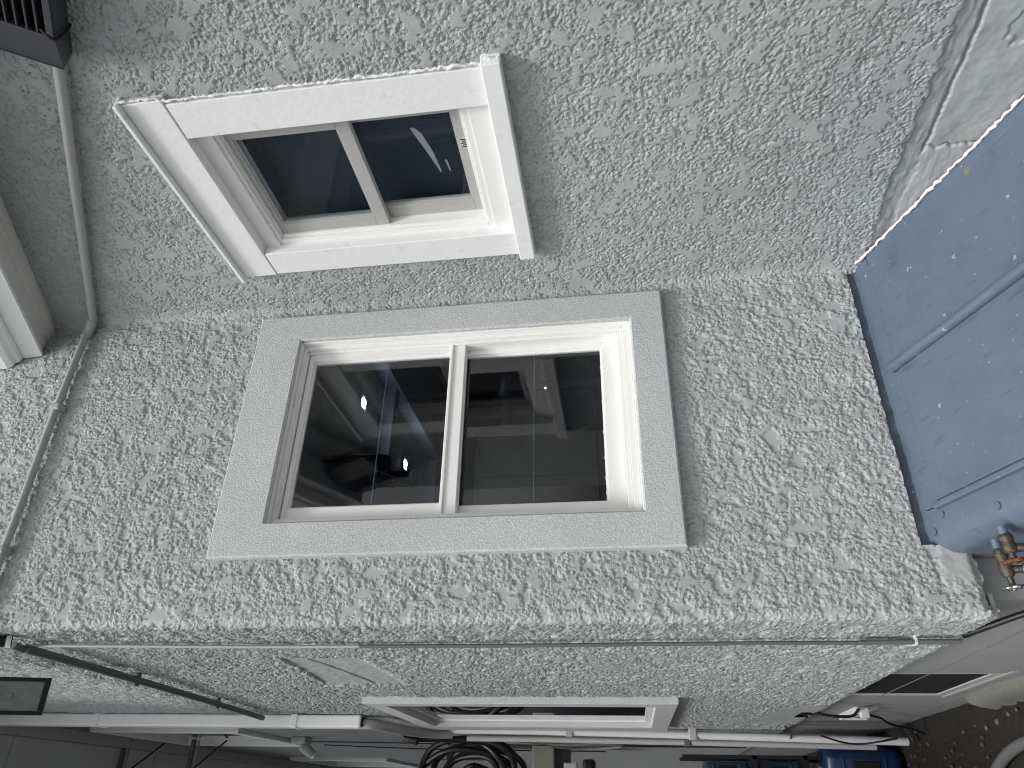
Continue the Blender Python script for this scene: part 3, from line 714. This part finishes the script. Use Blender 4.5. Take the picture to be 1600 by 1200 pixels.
# flood light
t = thing('flood_light', (.36, 2.34, 1.98), 'small black flood light with clear glass front high on the passage wall', 'flood light')
fo = Vector((.281, 2.30, 2.03)); fx = Vector((-.998, .0, -.05)).normalized(); fn = Vector((-.05, -.86, -.50)).normalized(); fz = fx.cross(fn).normalized()
if fz.z < 0: fz = -fz
FT = lambda p: fo+fx*p.x+fz*p.y+fn*p.z
hb = MB(); hb.box(-.054, .054, -.105, .10, -.045, -.006, FT, .006); hb.build('housing', 'blackpaint', t)
bz = MB(); ring(bz, FT, -.058, .058, -.113, .105, .013, .013, .018, .015, -.008, .010, .003); bz.build('bezel', 'blackpaint', t)
rf = MB(); rf.add([FT(Vector(p)) for p in ((-.046, -.096, .002), (.046, -.096, .002), (.046, .09, .002), (-.046, .09, .002), (-.02, -.03, -.005), (.02, -.03, -.005), (.02, .03, -.005), (-.02, .03, -.005))], [(0, 1, 5, 4), (1, 2, 6, 5), (2, 3, 7, 6), (3, 0, 4, 7), (4, 5, 6, 7)]); rf.build('reflector', 'lens', t)
MB().box(-.012, .012, -.012, .016, -.0055, -.002, FT, .002).build('led', 'ledyellow', t)
MB().box(-.046, .046, -.096, .09, .004, .0065, FT).build('glass', 'glass', t)
MB().tube([FT(Vector((-.02, .09, -.03))), (.325, 2.37, 2.20), (.392, 2.40, 2.22)], .008, 8).build('arm', 'blackpaint', t)

# slotted box hung at a slant on the right wall, low end nearest the window
t = thing('vent_box', (1.36, .80, 1.15), 'dark grey box with slotted grille at the end of the slanting conduit', 'vent box')
su = Vector((0, .852, .523)).normalized(); sv = Vector((0, -.523, .852)).normalized(); sw = Vector((-1, 0, 0))
bo = Vector((XA, .857, 1.160))
BT = lambda p: bo+su*p.x+sv*p.y+sw*p.z
V0, V1 = -.002, .42
W = [(0, .004), (0, .060), (-.096, .090), (-.212, .090), (-.285, .062), (-.30, .004)]      # profile: strip, slot face, strip
def face_pts(v): return [BT(Vector((u, v, ww))) for u, ww in W]
bm_ = MB(); A, B = face_pts(V0), face_pts(V1); n = len(W)
bm_.add(A+B, [(i, i+1, n+i+1, n+i) for i in (0, 1, 3, 4)]+[(5, 0, 6, 11)]+[tuple(range(n))[::-1], tuple(range(n, 2*n))])
bm_.build('housing', 'charcoal', t)
fr = MB(); wt = .0915
for q in ((-.212, -.096, V0, V0+.014), (-.212, -.096, V1-.014, V1), (-.104, -.096, V0+.014, V1-.014), (-.212, -.202, V0+.014, V1-.014)): fr.box(*q, .080, wt, BT, .0012)
fr.build('grille_frame', 'charcoal', t)
vv_ = V0+.014+.0150
while vv_ < V1-.02:
    MB().box(-.202, -.104, vv_, vv_+.0034, .066, wt-.0012, BT).build('grille_bar', 'charcoal', t); vv_ += .0188
MB().box(-.212, -.096, V0+.002, V1-.002, .04, .058, BT).build('hollow', 'slot', t)
for ua, wa, ub, wb in ((.0005, .0605, .0005, .0605), (-.285, .0625, -.285, .0625)):
    MB().tube([BT(Vector((ua, V0, wa))), BT(Vector((ub, V1, wb)))], .0018, 6).build('edge_bead', 'charcoal', t)
wr = [BT(Vector(p)) for p in ((-.112, V0+.026, .086), (-.104, V0+.010, .092), (-.100, V0-.003, .090), (-.098, V0-.007, .070), (-.085, V0-.006, .035), (-.08, V0-.004, .008))]
MB().tube(smooth_path(wr, 5), .0032, 8).build('cord', 'black', t)
rgp = [BT(Vector((-.250+.010*math.cos(q), V0+.040+.030*math.sin(q), .078+.002*math.cos(q)))) for q in [i*2*math.pi/24 for i in range(25)]]
MB().tube(rgp, .003, 8, False).build('hanging_ring', 'conduit', t)

# downspout and the pipes below it
t = thing('downspout', (.36, 4.0, 1.4), 'white square downspout running down the passage wall from the roof', 'downspout')
d = MB(); d.box(.334, .3955, 3.95, 4.05, 1.385, 3.9, None, .010); d.build('spout_pipe', 'whitemetal', t)
MB().box(.342, .388, 3.958, 4.042, 1.380, 1.40).build('mouth', 'slot', t)
for zz in (1.75, 2.9): MB().box(.330, .40, 3.946, 4.054, zz-.02, zz+.02, None, .008).build('bracket', 'whitemetal', t)
t = thing('drain_pipe', (.34, 4.6, GZ), 'white plastic pipe standing along the passage wall below the downspout', 'pipe')
MB().tube(smooth_path([(.360, 4.0, 1.42), (.355, 4.03, 1.33), (.352, 4.25, 1.26), (.355, 4.52, 1.16), (.362, 4.62, 1.05)], 6), .026, 14).build('elbow', 'pvcdim', t)
pz = [1.08, .6, -.057, -.75, -1.49]; pxx = [.385, .383, .374, .361, .346]
MB().tube([(x-.003, 4.61, zz) for x, zz in zip(pxx, pz)], .0205, 14).build('pipe', 'pvc', t)
for zz, x in ((.35, .379), (-.35, .368)): MB().box(x-.028, .405, 4.585, 4.64, zz-.022, zz+.022, None, .006).build('pipe_strap', 'pvcdim', t)
t = thing('grey_pipe', (.325, 4.75, GZ), 'dull grey plastic pipe nearer the passage side, ending lower behind the containers', 'pipe')
MB().tube([(.349, 4.75, .98), (.347, 4.75, .50), (.338, 4.75, -.4), (.326, 4.75, -1.36)], .017, 12).build('pipe', 'pvcdim', t)
MB().box(.318, .402, 4.73, 4.775, -.345, -.305, None, .005).build('pipe_strap', 'darkpipe', t)

# heap of black hose and cables with boxes
t = thing('hose_coil', (.33, 4.9, 1.0), 'loose coil of thick black hose hanging below the downspout', 'hose')
hc = MB()
for k, (cx, cy, cz, ra, rb) in enumerate(((.170, 5.00, 1.00, .165, .235), (.150, 5.03, .985, .120, .185), (.175, 4.96, 1.02, .185, .320), (.165, 5.06, .94, .150, .270), (.16, 4.99, 1.04, .14, .30), (.12, 5.02, .97, .09, .13))):
    pts = [(cx+ra*math.sin(2*math.pi*i/36+.3*k), cy+.05*math.sin(4*math.pi*i/36+k), cz+rb*math.cos(2*math.pi*i/36+.3*k)+.02*math.sin(6*math.pi*i/36)) for i in range(37)]
    MB().tube(pts, .019, 10, False).build('hose_loop', 'black', t)
MB().tube(smooth_path([(.365, 4.80, 1.38), (.35, 4.82, 1.30), (.352, 4.85, 1.15), (.345, 4.9, .95), (.33, 4.95, .80), (.25, 5.0, .70)], 6), .020, 10).build('hose_end', 'black', t)
MB().tube([(.372, 4.8, 1.40), (.352, 4.8, 1.38), (.335, 4.8, 1.30)], .026, 12).build('hose_hook', 'blackpaint', t)
def cable(pts, r, label, group=None, n=6, mat='black'):
    tag(MB().tube(smooth_path(pts, n), r, 7).build('cable', mat), label, 'cable', group)
cable([(.385, 5.72, 2.38), (.388, 5.75, 2.0), (.386, 5.8, 1.3), (.385, 5.8, .4), (.385, 5.82, -.2), (.386, 5.8, -.8)], .004, 'thin black cable stapled straight down the passage wall below the green fixture', None)
cable([(.38, 5.95, 2.36), (.382, 6.2, 1.9), (.385, 6.4, 1.48), (.385, 6.4, .9), (.385, 6.4, .2)], .004, 'thin black cable slanting from the green fixture into the hose coil', None)
cable([(.36, 4.9, .80), (.345, 5.0, .55), (.335, 5.0, .40), (.34, 4.98, .22), (.335, 5.0, .05), (.325, 5.05, .12), (.32, 5.1, .3), (.33, 5.05, .5)], .010, 'dark grey cable bent into an open loop beside the beige column', None, 6, 'darkpipe')
cable([(.38, 5.6, .5), (.378, 5.6, .1), (.372, 5.55, -.3), (.375, 5.5, -.6), (.37, 5.4, -.86), (.36, 5.2, -.95), (.35, 5.0, -.80)], .006, 'black cable sagging along the wall toward the blue containers', None)
cable([(.398, 3.78, -.845), (.385, 3.79, -.93), (.39, 3.83, -1.02), (.435, 4.0, -1.10)], .007, 'black cable crossing from the wall opening to the white bracket', None)
cable([(.43, 4.15, -1.17), (.42, 4.2, -1.25), (.41, 4.28, -1.30), (.40, 4.35, -1.36), (.39, 4.4, -1.45), (.37, 4.45, -1.53)], .006, 'black cable hanging from the white bracket to the soil', None)
cable([(.385, 4.28, -.80), (.372, 4.5, -.87), (.35, 4.6, -.88), (.335, 4.62, -.93)], .005, 'short black wire poking from the wall over the white pipe', None)
cable([(.36, 4.5, -1.02), (.33, 4.5, -1.12), (.325, 4.55, -1.22), (.335, 4.5, -1.32), (.35, 4.48, -1.40), (.34, 4.5, -1.34)], .005, 'thin black wire drooping across the white pipe near its foot', None)

t = thing('meter_box', (.30, 6.0, .9), 'wide beige utility box under the black hose coil', 'utility box')
MB().box(.16, .296, 5.95, 6.2, .90, 1.47, None, .012).build('box_body', 'beige', t)
MB().box(.165, .290, 5.935, 5.949, .92, 1.45, None, .004).build('box_door', 'beige', t)
MB().box(.20, .23, 5.925, 5.934, 1.30, 1.36, None, .003).build('latch', 'darkpipe', t)
MB().box(.296, .40, 6.05, 6.15, 1.0, 1.4).build('wall_mount', 'darkpipe', t)
MB().tube([(.245, 6.05, 1.45), (.245, 6.05, 1.62)], .02, 10).build('conduit_stub', 'beige', t)
t = thing('beige_column', (.34, 6.0, .64), 'beige square utility post beside the black hose coil', 'utility post')
MB().box(.18, .425, 6.0, 6.12, .57, .735, None, .008).build('post', 'beige', t)
MB().box(.185, .40, 6.121, 6.22, .46, .70, None, .006).build('post_back', 'darkpipe', t)
MB().box(.19, .22, 5.985, 5.999, .60, .70, None, .003).build('cover_plate', 'beige', t)
t = thing('junction_box', (.25, 6.0, .38), 'small grey junction box with holes right of the beige post', 'utility box')
MB().box(.20, .285, 6.0, 6.08, .40, .50, None, .006).build('box_body', 'pvcdim', t)
for zz in (.42, .45, .48): MB().tube([(.24, 6.001, zz), (.24, 5.996, zz)], .006, 8).build('knockout', 'slot', t)
tag(MB().box(.21, .30, 5.8, 5.95, .26, .35, None, .02).box(.22, .27, 5.78, 5.80, .28, .33, None, .006).build('black_connector', 'blackpaint'), 'black plug connector hanging below the grey junction box', 'connector')

t = thing('green_fixture', (.36, 5.5, 2.3), 'small pale green wall lamp under the end of the upper window', 'wall lamp')
MB().box(.355, .40, 5.43, 5.56, 2.30, 2.41, None, .01).build('base', 'wire', t)
MB().tube([(.345, 5.52, 2.36), (.315, 5.54, 2.31), (.29, 5.56, 2.28)], .03, 14, True, [.030, .035, .028]).build('lamp_head', 'wire', t)
MB().tube([(.29, 5.56, 2.28), (.280, 5.565, 2.27)], .022, 12).build('lamp_lens', 'whitemetal', t)

t = thing('wall_bracket', (.39, 5.75, 3.5), 'dark metal bracket with two bars and brace wires under the roof', 'bracket')
for zz in (3.90, 3.33):
    MB().box(-.55, .395, 5.73, 5.755, zz-.014, zz+.014).build('bar', 'darkpipe', t)
    MB().box(-.55, .395, 5.765, 5.780, zz-.030, zz-.020).build('rail', 'pvcdim', t)
for za, zb in ((3.55, 4.3), (3.07, 3.75)):
    MB().tube([(.392, 5.76, za), (-.40, 5.76, za+(zb-za)*1.35)], .007, 7).build('brace_wire', 'black', t)

# hole in the wall and the bracket below it
MB().box(.412, .44, 3.775, 3.985, -.86, -.785).build('wall_cavity', 'hole', house)
lt = MB(); lt.tube([(.400, 3.78, -.792), (.400, 3.86, -.80), (.398, 3.97, -.85)], .005, 6); lt.tube([(.401, 3.86, -.80), (.401, 3.86, -.86)], .005, 6); lt.build('broken_lath', 'black', house)
t = thing('cable_bracket', (.43, 4.15, -1.17), 'white plastic cable bracket on the basement wall near the soil', 'bracket')
TBk = lambda p: Vector((.45-p.z, p.x, p.y))
bb = MB(); bb.box(4.0, 4.33, -1.105, -1.085, 0, .03, TBk, .004); bb.box(4.30, 4.33, -1.22, -1.106, 0, .03, TBk, .004); bb.box(4.0, 4.03, -1.15, -1.106, 0, .05, TBk, .006)
bb.box(4.03, 4.30, -1.20, -1.106, 0, .006, TBk); bb.build('bracket_plate', 'pvc', t)
MB().tube([TBk(Vector((4.20, -1.155, .004))), TBk(Vector((4.20, -1.155, .03)))], .026, 12).build('socket', 'beige', t)

# blue water containers on a dark rack
def container(x, yv, zb, mat, label, rot, k=1.0):
    t = thing('water_container', (x, yv, zb), label, 'container', 'blue containers at the end of the passage wall')
    Rz = Matrix.Rotation(rot, 4, 'Z'); loc = Vector((x, yv, zb))
    T = lambda p: loc+(Rz @ Vector((p.x, p.y, p.z)))*k
    bm = bmesh.new(); bmesh.ops.create_cube(bm, size=1)
    for q in bm.verts: q.co = Vector((q.co.x*.26, q.co.y*.24, (q.co.z+.5)*.43))
    bmesh.ops.bevel(bm, geom=bm.edges[:], offset=.05, segments=5, affect='EDGES', profile=.5)
    bm.verts.index_update(); m = MB(); m.add([T(q.co) for q in bm.verts], [[q.index for q in f.verts] for f in bm.faces], True); bm.free()
    m.build('body', mat, t)
    for zz in (.10, .33): MB().tube([T(Vector((.131*sx, .121*sy, zz))) for sx, sy in ((-.62, -1), (.62, -1), (1, -.6), (1, .6), (.62, 1), (-.62, 1), (-1, .6), (-1, -.6), (-.62, -1))], .006, 6, False).build('rib', mat, t)
    MB().box(-.075, .075, -.126, -.112, .13, .285, T, .012).build('handle_recess', 'slot', t)
    MB().tube([T(Vector((-.06, -.135, .14))), T(Vector((-.065, -.15, .20))), T(Vector((-.06, -.135, .275)))], .014, 10).build('handle', mat, t)
    MB().tube([T(Vector((0, 0, .42))), T(Vector((0, 0, .455)))], .03, 14).build('cap', 'pvc', t)
container(.215, 5.05, GZ+.01, 'bluejug', 'dark blue container with moulded handle standing on the soil', -.2)
container(.185, 5.10, GZ+.555, 'palejug', 'small dull blue container on the rack shelf above the large dark blue one', .1, .60)
container(.165, 5.12, GZ+.845, 'palejug', 'small cloudy blue container on the top shelf of the rack', .35, .66)
t = thing('rack', (.17, 5.1, GZ), 'dark metal rack holding the pale blue containers', 'rack')
for x in (.0, .27):
    for yv in (4.97, 5.28): MB().box(x, x+.02, yv, yv+.02, GZ-.02, GZ+1.25).build('upright', 'blackpaint', t)
for zz in (.525, .815): MB().box(.0, .29, 4.97, 5.30, GZ+zz, GZ+zz+.025).build('shelf', 'blackpaint', t)

tag(MB().tube(smooth_path([(.33, 2.9, GZ+.03), (.27, 3.2, GZ+.03), (.245, 3.45, GZ+.03), (.19, 3.66, GZ+.03), (.08, 3.85, GZ+.03), (-.2, 4.0, GZ+.03)], 8), .022, 12).build('garden_hose', 'darkpipe'), 'thick dark grey hose curving over the soil below the curb', 'hose')

# neighbour's plain wall on the other side of the passage
nb = thing('neighbour_house', (-1.45, 5, GZ), 'plain painted wall of the house across the passage', 'house')
MB().box(-1.8, -1.45, 2.2, 16, GZ-.2, 3.0).build('wall', 'neigh', nb)
MB().box(-1.445, .395, 15.6, 15.7, GZ-.2, 4.4).build('end_blocker', 'darkpaint', nb)  # unseen dark panel, added to darken what the window glass mirrors
pth = MB(); pth.box(-1.44, .02, 1.42, 14, GZ-.1, GZ+.03, None, .008)  # unseen pale slabs, added to bounce light up to soffit and undersides
for k in range(7): pth.box(-1.9, .40, -7+1.2*k, -5.81+1.2*k, GZ-.1, GZ+.035, None, .008)
struct(pth.build('bounce_path', 'bounce_paving'))
